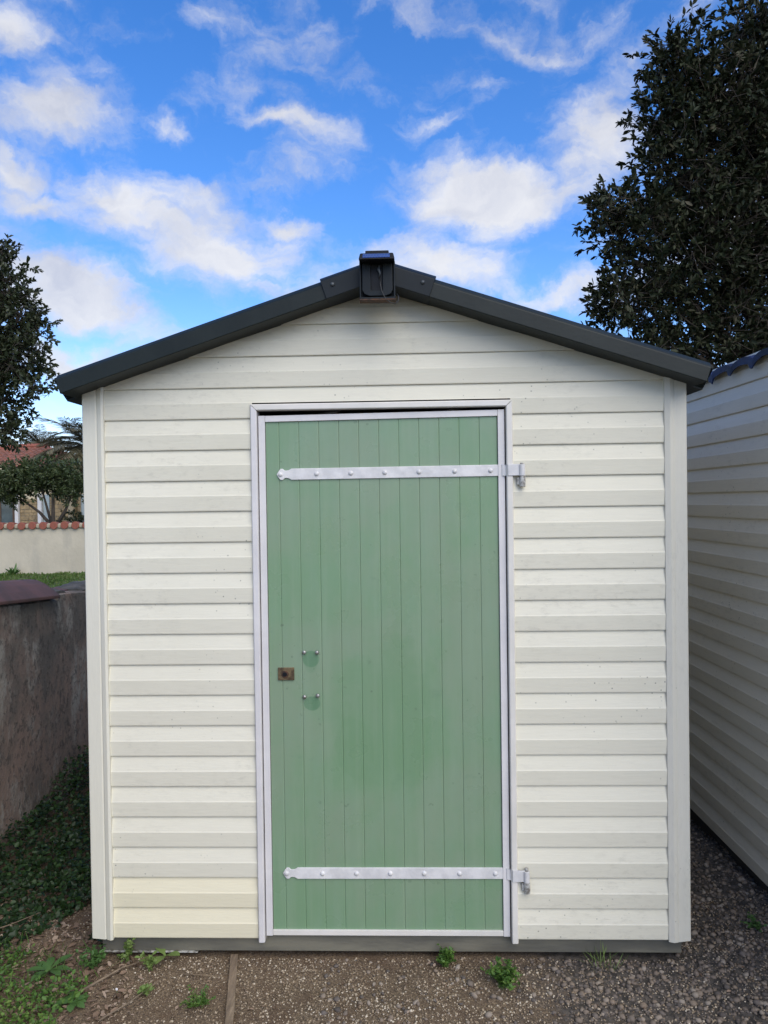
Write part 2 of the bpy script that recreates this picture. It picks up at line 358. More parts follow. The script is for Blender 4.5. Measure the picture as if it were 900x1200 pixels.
def npmesh(name, V, F, m, parent=None, kind=None, origin=None):
    V = np.asarray(V, dtype=np.float32)
    if parent is not None: V = V-np.array(rootloc(parent), dtype=np.float32)
    elif origin is not None: V = V-np.array(origin, dtype=np.float32)
    me = bpy.data.meshes.new(name); F = np.asarray(F, dtype=np.int32); k = F.shape[1]
    me.vertices.add(len(V)); me.vertices.foreach_set('co', V.ravel())
    me.loops.add(F.size); me.loops.foreach_set('vertex_index', F.ravel())
    me.polygons.add(len(F)); me.polygons.foreach_set('loop_start', np.arange(0, F.size, k, dtype=np.int32))
    me.update(calc_edges=True); me.materials.append(m)
    o = bpy.data.objects.new(name, me); C.objects.link(o)
    if parent is not None: o.parent = parent
    elif origin is not None: o.location = origin
    if kind: o['kind'] = kind
    return o
def unit(a): return a/np.maximum(np.linalg.norm(a, axis=-1, keepdims=True), 1e-9)
LEAF = np.array([(0, 0, 0), (-.5, .38, .06), (-.34, .78, .03), (0, 1, -.08), (.34, .78, .03), (.5, .38, .06), (0, .5, -.06)])
LEAFF = np.array([(0, 6, 1), (1, 6, 2), (2, 6, 3), (3, 6, 4), (4, 6, 5), (5, 6, 0)])
def leaves(P, D, L, Wd, up=None, jit=.8):
    """leaf blades at P pointing along D; L, Wd arrays"""
    n = len(P); D = unit(D)
    nr = rng.normal(size=(n, 3))*jit + (np.array([0, 0, 1.]) if up is None else up)
    sx = unit(np.cross(D, nr)); nz = np.cross(sx, D)
    T = LEAF[None]
    V = P[:, None]+sx[:, None]*T[..., 0:1]*Wd[:, None, None]+D[:, None]*T[..., 1:2]*L[:, None, None]+nz[:, None]*T[..., 2:3]*(Wd*2)[:, None, None]
    F = LEAFF[None]+(np.arange(n)*7)[:, None, None]
    return V.reshape(-1, 3), F.reshape(-1, 3)
def crown(blobs, ncl, per, L, Wd, twig=.16, shell=.5, upb=.25):
    """leaf sprigs spread through a union of ellipsoids; returns leaves and twig lines"""
    bl = np.array(blobs, dtype=float); vol = (bl[:, 3]*bl[:, 4]*bl[:, 5])**.75; idx = rng.choice(len(bl), ncl, p=vol/vol.sum())
    d = unit(rng.normal(size=(ncl, 3))); r = rng.random(ncl)**shell
    lump = 1+.16*np.sin(d[:, 0]*7+idx)*np.sin(d[:, 1]*6+2*idx)+.10*np.sin(d[:, 2]*11+idx*3)
    c = bl[idx, :3]+d*bl[idx, 3:]*(r*lump)[:, None]
    ax = unit(d*1.0+rng.normal(size=(ncl, 3))*.55+np.array([0, 0, upb]))
    s = rng.random((ncl, per)); P = c[:, None]+ax[:, None]*(s*twig)[..., None]
    D = ax[:, None]*(.35+s[..., None]*.9)+rng.normal(size=(ncl, per, 3))*.62
    n = ncl*per; l = L*rng.uniform(.65, 1.2, n)
    V, F = leaves(P.reshape(-1, 3), D.reshape(-1, 3), l, l*Wd/L)
    return V, F, c, ax
def sticks(A, B, r):
    n = len(A); d = unit(B-A); s = unit(np.cross(d, rng.normal(size=(n, 3)))); q = np.cross(d, s)
    V = []
    for E_, k in ((A, 1.), (B, .5)):
        for a in (0, 2.094, 4.189): V.append(E_+(s*math.cos(a)+q*math.sin(a))*(r*k)[:, None])
    V = np.stack(V, 1).reshape(-1, 3)
    F = np.array([(0, 1, 4, 3), (1, 2, 5, 4), (2, 0, 3, 5)])[None]+(np.arange(n)*6)[:, None, None]
    return V, F.reshape(-1, 4)

# ---------------------------------------------------------------- ground
def gh(x, y):
    h = noise.noise((x*1.7, y*1.7, 0))*.022+noise.noise((x*6, y*6, 3))*.010+noise.noise((x*22, y*22, 5))*.004
    k = max(0., 1-max(0, abs(x)-3)/3)*max(0., 1-max(0, abs(y)-3)/3)
    base = -.024 + .055*max(0., min(1., (x-1.0)/.45))
    if -1.0 < x < 1.02 and y > -.06: h *= .25; base -= .006
    return base+h*k
xs = [-600, -150, -50, -20, -10, -5] + list(np.linspace(-3, 3, 151)) + [5, 10, 20, 50, 150, 600]
ys = [-600, -150, -50, -20, -8, -4] + list(np.linspace(-2.4, 3, 136)) + [5, 10, 14, 20, 50, 150, 600]
V = [(x, y, gh(x, y)) for y in ys for x in xs]; nx = len(xs)
F = [(j*nx+i, j*nx+i+1, (j+1)*nx+i+1, (j+1)*nx+i) for j in range(len(ys)-1) for i in range(nx-1)]
g = npmesh('ground', V, F, M_soil); g['kind'] = 'structure'
g.data.polygons.foreach_set('use_smooth', [True]*len(F))

# ---------------------------------------------------------------- siding
PITCH = .1016; Z0 = .05
PROF = [(.0, 0.0), (-.0125, .0), (-.0135, .003), (-.0165, .0495), (-.0150, .0535), (-.0060, .1012), (0., .1016)]   # (y, z) across one course
def course(x0, x1, z, lim=None, notch=None):
    """one clapboard as a lofted strip; lim(z) clips it to the gable"""
    mb = MB(); prof = list(PROF)
    if lim:
        fine = []
        for (ya, za), (yb, zb) in zip(PROF, PROF[1:]):
            n = max(1, int((zb-za)/.008))
            fine += [(ya+(yb-ya)*i/n, za+(zb-za)*i/n) for i in range(n)]
        prof = fine+[PROF[-1]]
    if notch:
        a, b_, zt = notch
        for (u, w, cut) in ((x0, a, None), (a, b_, zt), (b_, x1, None)):
            pr = prof if cut is None else [(y, q) for y, q in prof if z+q >= cut]
            mb.loft([[(u, y, z+q) for y, q in pr], [(w, y, z+q) for y, q in pr]], cap=False, closed=False)
        return mb
    L, Rr = [], []
    for y, q in prof:
        l = lim(z+q) if lim else 9
        if l <= .01: l = .01
        L.append((max(x0, -l), y, z+q)); Rr.append((min(x1, l), y, z+q))
    return mb.loft([L, Rr], cap=False, closed=False)

RX, RS, RZ = 0, .328, 2.190     # roof line on the wall: z = RZ - RS*|x|
shed = root('garden_shed', (0, 0, -.02), 'pale clapboard garden shed with green plank door and dark gable trim', 'shed')
FX = .429; FT = 1.822
firsts = {}
for side, (a, b_) in enumerate(((-.922, -FX+.006), (FX-.006, .922))):
    o1 = None
    for k in range(17):
        cream = side == 0 and k < 2
        if o1 is None or k == 2:
            o = course(a, b_, 0).build('siding_board', M_cream if cream else M_side, shed, local=True, loc=(0, 0, .02+Z0+k*PITCH)); o1 = o
            if cream: o['label'] = 'warmer cream clapboard near the ground'
        else:
            o = again(o1, shed, (0, 0, .02+Z0+k*PITCH))
lim = lambda z: (RZ+.006-z)/RS
course(-.922, .922, Z0+17*PITCH, None, (-FX+.006, FX-.006, FT-.012)).build('siding_board', M_side, shed)
for k in (18, 19, 20): course(-.922, .922, Z0+k*PITCH, lim).build('siding_board', M_side, shed)
# wall cores behind the boards (with the door opening)
D = 2.35
w = MB(); w.box(-.93, -.41, .002, .04, .05, 1.88); w.box(.41, .93, .002, .04, .05, 1.88)
w.prism([(-.93, 1.80), (.93, 1.80), (.93, 1.88), (0, 2.185), (-.93, 1.88)], .002, .04)
w.build('wall_core', M_dark, shed)
w = MB(); w.prism([(-.97, .03), (.97, .03), (.97, 1.86), (0, 2.18), (-.97, 1.86)], D-.04, D); w.build('rear_wall', M_side, shed)
for sx in (-1, 1):
    MB().box(*(sorted((sx*.93, sx*.965))), .045, D-.045, .03, 1.85).build('side_wall_core', M_side, shed)
    src = None
    for k in range(18):
        if src is None:
            m_ = course(-D+.05, -.03, 0)
            if sx < 0: m_.v = [(y-.967, -x, z) for x, y, z in m_.v]       # local -y faces -x
            else: m_.v = [(-y+.967, -x, z) for x, y, z in m_.v]
            src = m_.build('siding_board', M_side, shed, local=True, loc=(0, 0, .02+Z0))
        else: again(src, shed, (0, 0, .02+Z0+k*PITCH))
# corner posts
def post(sx):
    xo, xi = .990, .9165
    # plan outline (x from outside to inside, y)
    pl = [(xo, .05), (xo, -.016), (xo-.003, -.019), (.945, -.019), (.941, -.0165), (.937, -.0205), (.924, -.0255), (xi, -.022), (xi, .0), (.955, .0), (.955, .05)]
    if sx > 0: pl = [(xo, .05), (xo, -.015), (xo-.003, -.019), (.950, -.019), (.944, -.022), (.934, -.0245), (xi+.001, -.0185), (xi+.001, .0), (.955, .0), (.955, .05)]
    bot = [(sx*x, y, .046+(.004 if x > .97 else 0)) for x, y in pl]
    top = [(sx*x, y, RZ+.004-RS*x) for x, y in pl]
    return MB().loft([bot, top]).build('corner_post', M_post2 if sx < 0 else M_post, shed, bevel=.0012)
post(-1); post(1)
# barge boards along the gable
AL = math.atan(RS); ca, sa = math.cos(AL), math.sin(AL)
def rake(sx, prof, s1, z0, name, m, s0=None, parent=None):
    ring0, ring1 = [], []
    for y, h in prof:
        a = h*math.tan(AL) if s0 is None else s0
        for s_, rg in ((a, ring0), (s1, ring1)):
            rg.append((sx*(s_*ca+h*sa), y, z0-s_*sa+h*ca))
    return MB().loft([ring0, ring1]).build(name, m, parent or shed, bevel=.0015)
BP = [(-.094, .066), (-.114, .0525), (-.1185, .047), (-.1195, .044), (-.1215, .001), (-.119, 0), (-.002, .002), (-.002, .05)]
for sx in (-1, 1):
    rake(sx, BP, 1.068, 2.186, 'bargeboard', M_grey)
    cap = rake(sx, [(-.090, .076), (-.118, .063), (-.1255, .056), (-.1275, -.001), (-.03, -.0025), (-.03, .05)], .170, 2.187, 'ridge_flashing', M_navy)
    MB().dome((sx*.141, -.1272, 2.178), .007, .005).build('screw', M_gscrew, cap, smooth=True)
    # roof sheet
    x0, x1 = 0, 1.048
    pr = MB(); n = 22
    rings = []
    for i in range(n+1):
        x = x1*i/n; z = RZ-RS*x
        rings.append([(sx*x, -.001, z+.003), (sx*x, D+.12, z+.003), (sx*x, D+.12, z+.055), (sx*x, -.088, z+.062), (sx*x, -.088, z+.052)])
    pr.loft(rings).build('roof_panel', M_grey, shed)
    MB().hexa([(sx*.992, -.0015, RZ-RS*.992-.0015), (sx*1.046, -.0015, RZ-RS*1.046-.0015), (sx*1.046, D+.1, RZ-RS*1.046-.0015), (sx*.992, D+.1, RZ-RS*.992-.0015)],
              [(sx*.992, -.0015, RZ-RS*.992+.0015), (sx*1.052, -.0015, RZ-RS*1.052+.05), (sx*1.052, D+.1, RZ-RS*1.052+.05), (sx*.992, D+.1, RZ-RS*.992+.0015)]).build('eave_trim', M_grey, shed)
# plinth beam
MB().box(-.966, .968, .010, .06, -.006, .062).build('base_beam', M_base, shed, bevel=.002)
MB().box(-.962, -.64, .004, .05, -.0095, -.0068).build('base_strip', M_pin, shed)
MB().box(-.94, .94, .06, D, -.03, .04).build('floor_frame', M_dark, shed)

# door surround
tw = .0215
def vtrim(sx):
    pl = [(FX, -.001), (FX, -.020), (FX-.003, -.0245), (FX-tw+.003, -.0245), (FX-tw, -.021), (FX-tw, .030), (FX-tw+.004, .030), (FX-.006, -.001)]
    bot = [(sx*x, y, .041) for x, y in pl]
    top = [(sx*x, y, FT-.0008-(FX-x)) for x, y in pl]
    return MB().loft([bot, top]).build('door_surround', M_trim if sx < 0 else M_trimw, shed, bevel=.001)
vtrim(-1); vtrim(1)
pl = [(FT, -.001), (FT, -.020), (FT-.003, -.0245), (FT-tw+.003, -.0245), (FT-tw, -.021), (FT-tw, .030), (FT-tw+.004, .030), (FT-.006, -.001)]
MB().loft([[(-FX+(FT-z)+.0008, y, z) for z, y in pl], [(FX-(FT-z)-.0008, y, z) for z, y in pl]]).build('door_surround', M_trimw, shed, bevel=.001)

# door leaf: slightly out of square
LX0, LX1 = -.4045, .4035; LZ = .057
ztop = lambda x: 1.7845+.0075*(x-LX0)/(LX1-LX0)
door = MB().box(LX0+.01, LX1-.01, .012, .030, LZ+.01, 1.772).build('door', M_green, shed)
SW = .0215
ST = -.0105     # stile face
MB().hexa([(LX0, ST, LZ), (LX0+SW, ST, LZ), (LX0+SW, .010, LZ), (LX0, .010, LZ)], [(LX0, ST, ztop(LX0)), (LX0+SW, ST, ztop(LX0+SW)), (LX0+SW, .010, ztop(LX0+SW)), (LX0, .010, ztop(LX0))]).build('door_stile', M_trim, door, bevel=.001)
MB().hexa([(LX1-SW, ST, LZ), (LX1, ST, LZ), (LX1, .010, LZ), (LX1-SW, .010, LZ)], [(LX1-SW, ST, ztop(LX1-SW)), (LX1, ST, ztop(LX1)), (LX1, .010, ztop(LX1)), (LX1-SW, .010, ztop(LX1-SW))]).build('door_stile', M_trim, door, bevel=.001)
a, b_ = LX0+SW+.0006, LX1-SW-.0006
MB().hexa([(a, ST+.001, LZ+.001), (b_, ST+.001, LZ+.001), (b_, .010, LZ+.001), (a, .010, LZ+.001)], [(a, ST+.001, LZ+.0185), (b_, ST+.001, LZ+.0185), (b_, .010, LZ+.0185), (a, .010, LZ+.0185)]).build('door_rail', M_trimw, door, bevel=.001)
MB().hexa([(a, ST+.001, ztop(a)-.0205), (b_, ST+.001, ztop(b_)-.0205), (b_, .010, ztop(b_)-.0205), (a, .010, ztop(a)-.0205)], [(a, ST+.001, ztop(a)-.0004), (b_, ST+.001, ztop(b_)-.0004), (b_, .010, ztop(b_)-.0004), (a, .010, ztop(a)-.0004)]).build('door_rail', M_trim, door, bevel=.001)
gx_ = [a+.0003]+[-.338+.066*k for k in range(11)]+[b_-.0003]
for i in range(12):
    u, w_ = gx_[i], gx_[i+1]; g0 = .00006
    pl = [(u+g0, .010), (u+g0, -.0016), (u+g0+.0012, -.0032), (w_-g0-.0034, -.0032), (w_-g0, -.0016), (w_-g0, .010)]
    MB().loft([[(x, y, LZ+.0186) for x, y in pl], [(x, y, ztop(x)-.0206) for x, y in pl]]).build('door_board', M_green, door, bevel=.0006)
# lock, screws left from the handle
lp = MB().box(-.3525, -.2985, -.0085, -.0028, .909, .951).build('lock_plate', M_brass, door, bevel=.0015)
MB().tube([(-.329, -.008, .929), (-.329, -.0125, .929)], [.0125, .0115], 16).build('lock_cylinder', M_rust, door, bevel=.001)
MB().tube([(-.329, -.0126, .929), (-.329, -.0132, .929)], [.0075, .0075], 14).build('keyhole', M_black, door)
for (x, z) in ((-.2645, 1.001), (-.2215, 1.000), (-.2655, .853), (-.2215, .857)):
    m_ = MB(); m_.cyl((x, -.0025, z), (x, -.0105, z), .0025, 8); m_.dome((x, -.0085, z), .0070, .0042); m_.build('screw', M_screw, door, smooth=True)
# strap hinges
def hinge(z, xt, tilt, pinup):
    h = .0187; x1 = .394
    ol = [(0, 0), (.006, .0105), (.0125, .0185), (.0205, .0185), (.027, .0125), (.033, .0125), (.040, .0135), (.049, h), (x1-xt, h)]
    ol2 = ol+[(x, -q) for x, q in reversed(ol[1:])]
    zz = lambda x: z+tilt*(x-xt)
    st = MB().prism([(xt+x, zz(xt+x)+q) for x, q in ol2], -.0085, -.0034).build('strap_hinge', M_strap, shed, bevel=.0014)
    # joggle over the stile and out to the pin
    pts = [(x1-.004, -.0085), (x1+.001, -.0135), (x1+.012, -.0150), (.412, -.0280), (.452, -.0285)]
    pth = [(x, y+.0046) for x, y in pts]
    rb = [(x, y, zz(x)-h) for x, y in pts]+[(x, y, zz(x)-h) for x, y in reversed(pth)]
    rt_ = [(x, y, zz(x)+h) for x, y in pts]+[(x, y, zz(x)+h) for x, y in reversed(pth)]
    MB().loft([rb, rt_]).build('hinge_arm', M_strap, st, bevel=.001)
    xp = .457; zc = zz(xp)
    MB().cyl((xp, -.0270, zc-h-.001), (xp, -.0270, zc+h-.002), .0100, 18).build('knuckle', M_strap, st, bevel=.001)
    MB().tube([(xp, -.027, zc+h-.003), (xp, -.027, zc+h+(.007 if pinup else .003)), (xp, -.027, zc+h+(.010 if pinup else .004))], [.0062, .0062, .003], 14).build('hinge_pin', M_pin, st, smooth=False, bevel=.0008)
    g_ = MB(); g_.cyl((xp+.001, -.0265, zc-h-.0015), (xp+.001, -.0265, zc-h-.037), .0102, 18); g_.box(xp-.016, xp-.002, -.024, -.012, zc-h-.030, zc-h-.006)
    g_.build('gudgeon', M_pin, st, bevel=.002)
    for x in (xt+.0125, -.214, -.101, .011, .123, .240, .357):
        MB().dome((x, -.0084, zz(x)), .0082, .0055).build('rivet', M_strap, st, smooth=True)
hinge(1.5905, -.3465, .004, False); hinge(.2650, -.3465, .001, True)

# ---------------------------------------------------------------- solar lamp at the ridge
lamp = root('solar_lamp', (0, -.13, 2.12), 'small black solar lamp under the peak of the gable', 'lamp')
br_ = MB()
br_.prism([(-.0545, 2.122), (.0555, 2.122), (.0555, 2.236), (-.0545, 2.236)], -.134, -.129)
br_.box(-.0545, -.0500, -.158, -.134, 2.122, 2.236); br_.box(.0510, .0555, -.158, -.134, 2.122, 2.236)
br_.box(-.0545, .0555, -.168, -.134, 2.1195, 2.1245)
br_.build('bracket', M_navy, lamp, bevel=.001)
MB().box(-.0555, .0565, -.170, -.131, 2.1145, 2.1193).build('bracket_foot', M_rust, lamp, bevel=.001)
ou = [(-.046, 2.236), (-.047, 2.150), (-.040, 2.137), (-.024, 2.131), (.026, 2.131), (.042, 2.137), (.048, 2.150), (.047, 2.236), (.017, 2.236), (.016, 2.148), (-.020, 2.148), (-.020, 2.236)]
MB().prism(ou, -.156, -.142).build('lamp_housing', M_navy, lamp, bevel=.002)
MB().box(-.019, .015, -.150, -.1345, 2.149, 2.236).build('lamp_recess', M_black, lamp)
MB().tube([(.008, -.156, 2.226), (.005, -.156, 2.212), (.009, -.157, 2.200), (.006, -.156, 2.188)], [.003, .005, .0035, .002], 8).build('lamp_plug', M_gscrew, lamp, smooth=True)
hd = MB(); hd.hexa([(-.0545, -.205, 2.229), (.0555, -.205, 2.229), (.0555, -.128, 2.234), (-.0545, -.128, 2.234)],
        [(-.0500, -.192, 2.252), (.0510, -.192, 2.252), (.0510, -.128, 2.259), (-.0500, -.128, 2.259)])
hdo = hd.build('panel_housing', M_black, lamp, bevel=.004, seg=3)
MB().hexa([(-.042, -.2036, 2.2345), (.041, -.2036, 2.2345), (.041, -.198, 2.237), (-.042, -.198, 2.237)],
          [(-.041, -.1960, 2.2480), (.040, -.1960, 2.2480), (.040, -.191, 2.2480), (-.041, -.191, 2.2480)]).build('solar_panel', M_pv, lamp)
MB().box(-.035, .037, -.170, -.130, 2.254, 2.2665).build('housing_cap', M_black, lamp, bevel=.002)
MB().tube([(.008, -.158, 2.19), (.0095, -.163, 2.166), (.014, -.168, 2.142), (.024, -.168, 2.120), (.040, -.168, 2.107), (.054, -.168, 2.103), (.064, -.168, 2.110), (.066, -.165, 2.124), (.060, -.155, 2.136)], .0019, 6).build('cable', M_wire, lamp, smooth=True)

# ---------------------------------------------------------------- neighbouring shed on the right
ang = R(-88.43)
ns = root('garden_shed', (1.372, .27, 0), 'greyish clapboard shed with blue roof edge, on the right', 'shed', rz=ang)
NZ = .093
src = None
for k in range(19):
    z = NZ+k*PITCH
    if src is None: src = course(-2.5, .86, 0).build('siding_board', M_side2, ns, local=True, loc=(0, 0, z))
    else: again(src, ns, (0, 0, z))
MB().box(-2.5, .86, .003, .04, .06, 1.96).build('wall_core', M_dark, ns, local=True)
MB().box(-2.53, -2.46, -.022, .05, .06, 1.96).build('corner_post', M_side2, ns, local=True, bevel=.002)
MB().box(.85, .92, -.022, .05, .06, 1.96).build('corner_post', M_side2, ns, local=True, bevel=.002)
MB().box(-2.5, .88, .02, 1.96, .0, .085).build('base_beam', M_dark, ns, local=True)
MB().prism([(0, 0), (1, 0), (1, 1), (0, 1)], 0, .01)
for x in (-2.51, .87):
    m_ = MB(); m_.add([(x, .04, .06), (x, 1.96, .06), (x, 1.96, 1.96), (x, 1., 2.28), (x, .04, 1.96), (x+.03, .04, .06), (x+.03, 1.96, .06), (x+.03, 1.96, 1.96), (x+.03, 1., 2.28), (x+.03, .04, 1.96)],
        [(0, 1, 2, 3, 4), (9, 8, 7, 6, 5), (0, 5, 6, 1), (1, 6, 7, 2), (2, 7, 8, 3), (3, 8, 9, 4), (4, 9, 5, 0)])
    m_.build('end_wall', M_side2, ns, local=True)
MB().box(-2.46, .85, 1.96, 2.0, .06, 1.96).build('side_wall', M_side2, ns, local=True)
# tile-effect blue sheet: scalloped eave
for sgn in (1, -1):
    nxs, nys = 240, 26; V = []; F = []
    for j in range(nys+1):
        for i in range(nxs+1):
            x = -2.58+3.52*i/nxs; q = j/nys
            y = -.045+(1.0+.045)*q; z = 1.985+.32*q
            ph = (x/.175) % 1.0
            wv_ = .020*(math.sin(ph*math.pi)**.6)
            step = .016*(1-((q*6) % 1.0))
            V.append((x, y, z+wv_+step-.012))
    top = len(V)
    # turned-down lip on the eave
    for i in range(nxs+1):
        x, y, z = V[i]; ph = (x/.175) % 1.0
        V.append((x, y+.002, z-.024-.016*(1 if ph > .78 else 0)+.006*noise.noise((x*9, 0, 0))))
    for j in range(nys):
        for i in range(nxs): F.append((j*(nxs+1)+i, j*(nxs+1)+i+1, (j+1)*(nxs+1)+i+1, (j+1)*(nxs+1)+i))
    for i in range(nxs): F.append((top+i, top+i+1, i+1, i))
    if sgn < 0: V = [(x, 2.0-y, z) for x, y, z in V]
    m_ = MB(); m_.add(V, F); o = m_.build('roof_panel', M_blue, ns, local=True)
    sm = o.modifiers.new('thick', 'SOLIDIFY'); sm.thickness = .004

# ---------------------------------------------------------------- stained wall on the left
lw = root('boundary_wall', (-1.79, 0, -.02), 'low stained concrete wall with a purple brown coping, left of the shed', 'wall')
wt_ = lambda y: 1.122-.072*(y-.5)          # top falls away from the camera
def wsurf(y): return -1.685+.008*noise.noise((y*2, 0, 1))
rings = []
yy = list(np.linspace(-2.5, 1.28, 40))+list(np.linspace(1.30, 7.0, 40))
for y in yy:
    t_ = wt_(y)-(.035 if y < 1.29 else 0.010)+(.012*noise.noise((y*5, 2, 0)) if y > 1.29 else 0)
    xr_ = wsurf(y)
    rings.append([(xr_, y, -.1), (xr_+.004*noise.noise((y*4, .5, 0)), y, .35), (xr_+.005*noise.noise((y*4, 1.5, 0)), y, .75), (xr_-.002, y, t_-.01), (xr_-.02, y, t_), (-1.87, y, t_), (-1.885, y, t_-.02), (-1.89, y, -.1)])
MB().loft(rings).build('wall_face', M_stain, lw)
y0 = -2.5
k = 0
while y0 < 1.24:
    y1 = 1.245-.74*int((1.245-y0)/.74-1e-6) if k == 0 else y0+.74
    if y1 > 1.25: y1 = 1.245
    rings = []
    for y in np.linspace(y0+.004, y1-.004, 8):
        t_ = wt_(y)-.033; ar = []
        for j in range(9):
            a = j/8; ar.append((-1.655-.30*a, y, t_+.016+.082*math.sin(a*math.pi)))
        ar += [(-1.955, y, t_+.001), (-1.655, y, t_+.001)]
        rings.append(ar)
    MB().loft(rings).build('coping_slab', M_coping, lw, bevel=.003)
    y0 = y1; k += 1
for (ya, yb, hh, m_n, nm) in ((1.25, 1.40, .030, M_mortar, 'mortar_bed'), (1.47, 2.2, .024, M_coping, 'coping_slab'), (1.60, 2.05, .05, M_mortar, 'rubble_stone'), (2.1, 2.9, .045, M_mortar, 'rubble_stone')):
    rings = []
    for y in np.linspace(ya, yb, 10):
        t_ = wt_(y)-.012; e = math.sin(math.pi*min(1, max(0, (y-ya)/(yb-ya)*.96+.02)))**.5
        x0_, x1_ = (-1.70, -1.88) if nm != 'coping_slab' else (-1.78, -1.93)
        rings.append([(x0_+(x1_-x0_)*j/6, y, t_+hh*e*(math.sin(math.pi*(j+.5)/7)**.5)+.008*noise.noise((y*14, j*1.3, hh*50))) for j in range(7)]+[(x1_, y, t_-.01), (x0_, y, t_-.01)])
    MB().loft(rings).build(nm, m_n, lw)

# ---------------------------------------------------------------- plaster wall with tile ends
pw = root('plaster_wall', (-9, 14.5, 0), 'long cream plaster wall capped with round terracotta tile ends', 'wall')
MB().box(-30, 3, 14.42, 14.62, -.1, 1.0).build('wall_face', M_plaster, pw, bevel=.01)
MB().box(-30, 3, 14.40, 14.64, 1.001, 1.030).build('mortar_bed', M_mort2, pw)
ring = lambda r_, y, cx, zc: [(cx+r_*math.cos(q), y, zc+r_*math.sin(q)) for q in [i*2*math.pi/14 for i in range(14)]]
tl = None
for i in range(34):
    x = -12.98+i*.2445
    if tl is None:
        tl = MB().loft([ring(.080, 14.36, x, 1.062), ring(.088, 14.362, x, 1.062), ring(.074, 14.52, x, 1.065), ring(.05, 14.66, x, 1.065)]).build('cap_tile', M_tile, pw, smooth=False, bevel=.008)
        x00 = x
        mo = MB().loft([ring(.035, 14.375, x+.122, 1.052), ring(.062, 14.40, x+.122, 1.052), ring(.06, 14.60, x+.122, 1.05)]).build('mortar_lump', M_mort2, pw, bevel=.01)
    else:
        o = again(tl, pw, (x-x00, 0, random.uniform(-.006, .008))); again(mo, pw, (x-x00, 0, random.uniform(-.006, .006)))

# ---------------------------------------------------------------- house far left
hs = root('house', (-14, 24, 0), 'single storey cream house with hipped red tile roof beyond the plaster wall', 'house')
w = MB(); w.box(-17.2, -11.9, 24, 24.25, -.05, 2.83); w.box(-17.2, -16.95, 24.25, 30, -.05, 2.83); w.box(-12.15, -11.9, 24.25, 30, -.05, 2.83); w.box(-17.2, -11.9, 30, 30.2, -.05, 2.83)
w.build('wall', M_hwall, hs)
# hipped roof with barrel tiles
ex0, ex1, ey0, ey1, ez = -17.6, -11.6, 23.55, 30.6, 2.83
rx0, rx1, ryy, rz_ = -15.3, -14.0, 27.0, 3.78
def slope(name, A, B, Cc, Dd, n, rows=12):
    A, B, Cc, Dd = map(Vector, (A, B, Cc, Dd)); nrm = (B-A).cross(Dd-A).normalized()
    if nrm.z < 0: nrm = -nrm
    V = []; F = []; cols = n*6
    wid = (B-A).length
    for j in range(rows*2+1):
        q = (j//2+(j % 2)*.999)/rows if j < rows*2 else 1.
        P0, P1 = A.lerp(Dd, q), B.lerp(Cc, q)
        for i in range(cols+1):
            s_ = i/cols; p = P0.lerp(P1, s_)
            w_ = (p-A).dot((B-A).normalized())
            V.append(p+nrm*(.045*abs(math.sin(w_/.22*math.pi))+.025*(1-(j % 2))))
    for j in range(rows*2):
        for i in range(cols): F.append((j*(cols+1)+i, j*(cols+1)+i+1, (j+1)*(cols+1)+i+1, (j+1)*(cols+1)+i))
    m_ = MB(); m_.add(V, F); return m_.build(name, M_rtile, hs)
slope('roof_slope', (ex0, ey0, ez), (ex1, ey0, ez), (rx1, ryy, rz_), (rx0, ryy, rz_), 26)
slope('roof_slope', (ex0, ey1, ez), (ex1, ey1, ez), (rx1, ryy, rz_), (rx0, ryy, rz_), 26)
slope('roof_slope', (ex1, ey0, ez), (ex1, ey1, ez), (rx1, ryy+.01, rz_), (rx1, ryy-.01, rz_), 26)
slope('roof_slope', (ex0, ey0, ez), (ex0, ey1, ez), (rx0, ryy+.01, rz_), (rx0, ryy-.01, rz_), 26)
MB().tube([(ex1, ey0, ez+.06), (rx1, ryy, rz_+.06)], .09, 8).build('hip_tile', M_tile, hs)
MB().tube([(ex0, ey0, ez+.06), (rx0, ryy, rz_+.06)], .09, 8).build('hip_tile', M_tile, hs)
MB().tube([(rx0-.05, ryy, rz_+.06), (rx1+.05, ryy, rz_+.06)], .10, 8).build('ridge_tile', M_tile, hs)
MB().box(ex0, ex1, ey0, ey0+.06, ez-.09, ez-.001).build('eave_board', M_hwall, hs)
def stonewall(x0, x1, y, z0, z1, name='stone_cladding', holes=()):
    MB().box(x0, x1, y, y+.06, z0, z1).build('mortar_bed', M_mort2, hs)
    z = z0
    m_ = MB()
    while z < z1-.06:
        h = random.uniform(.10, .17); h = min(h, z1-z); x = x0
        while x < x1-.04:
            l = min(random.uniform(.14, .34), x1-x)
            j = random.uniform(0, .02)
            m_.box(x+.008, x+l-.008, y-.02-j, y-.001, z+.008, z+h-.008); x += l
        z += h
    o = m_.build(name, M_stone, hs, bevel=.006); o['kind'] = 'stuff'; return o
stonewall(-13.50, -12.82, 23.93, 0, 1.75); stonewall(-12.45, -11.80, 23.93, 0, 1.95)
for x in (-13.57, -12.76): MB().box(x-.06, x+.06, 23.78, 23.92, 0, 1.95).build('porch_post', M_trim, hs, bevel=.01)
wf = MB(); wf.box(-14.62, -13.66, 23.93, 24.0, .75, .85); wf.box(-14.62, -14.54, 23.93, 24, .85, 1.95); wf.box(-13.78, -13.66, 23.93, 24, .0, 1.95); wf.box(-14.62, -13.66, 23.93, 24, 1.95, 2.05); wf.box(-14.26, -14.2, 23.94, 24, .85, 1.95)
wfo = wf.build('window_frame', M_brown, hs); MB().box(-14.54, -13.78, 23.965, 23.99, .85, 1.95).build('pane', M_glass, wfo)
MB().box(-14.9, -13.8, 23.6, 23.925, .0, .93).build('planter_ledge', M_hwall, hs, bevel=.02)
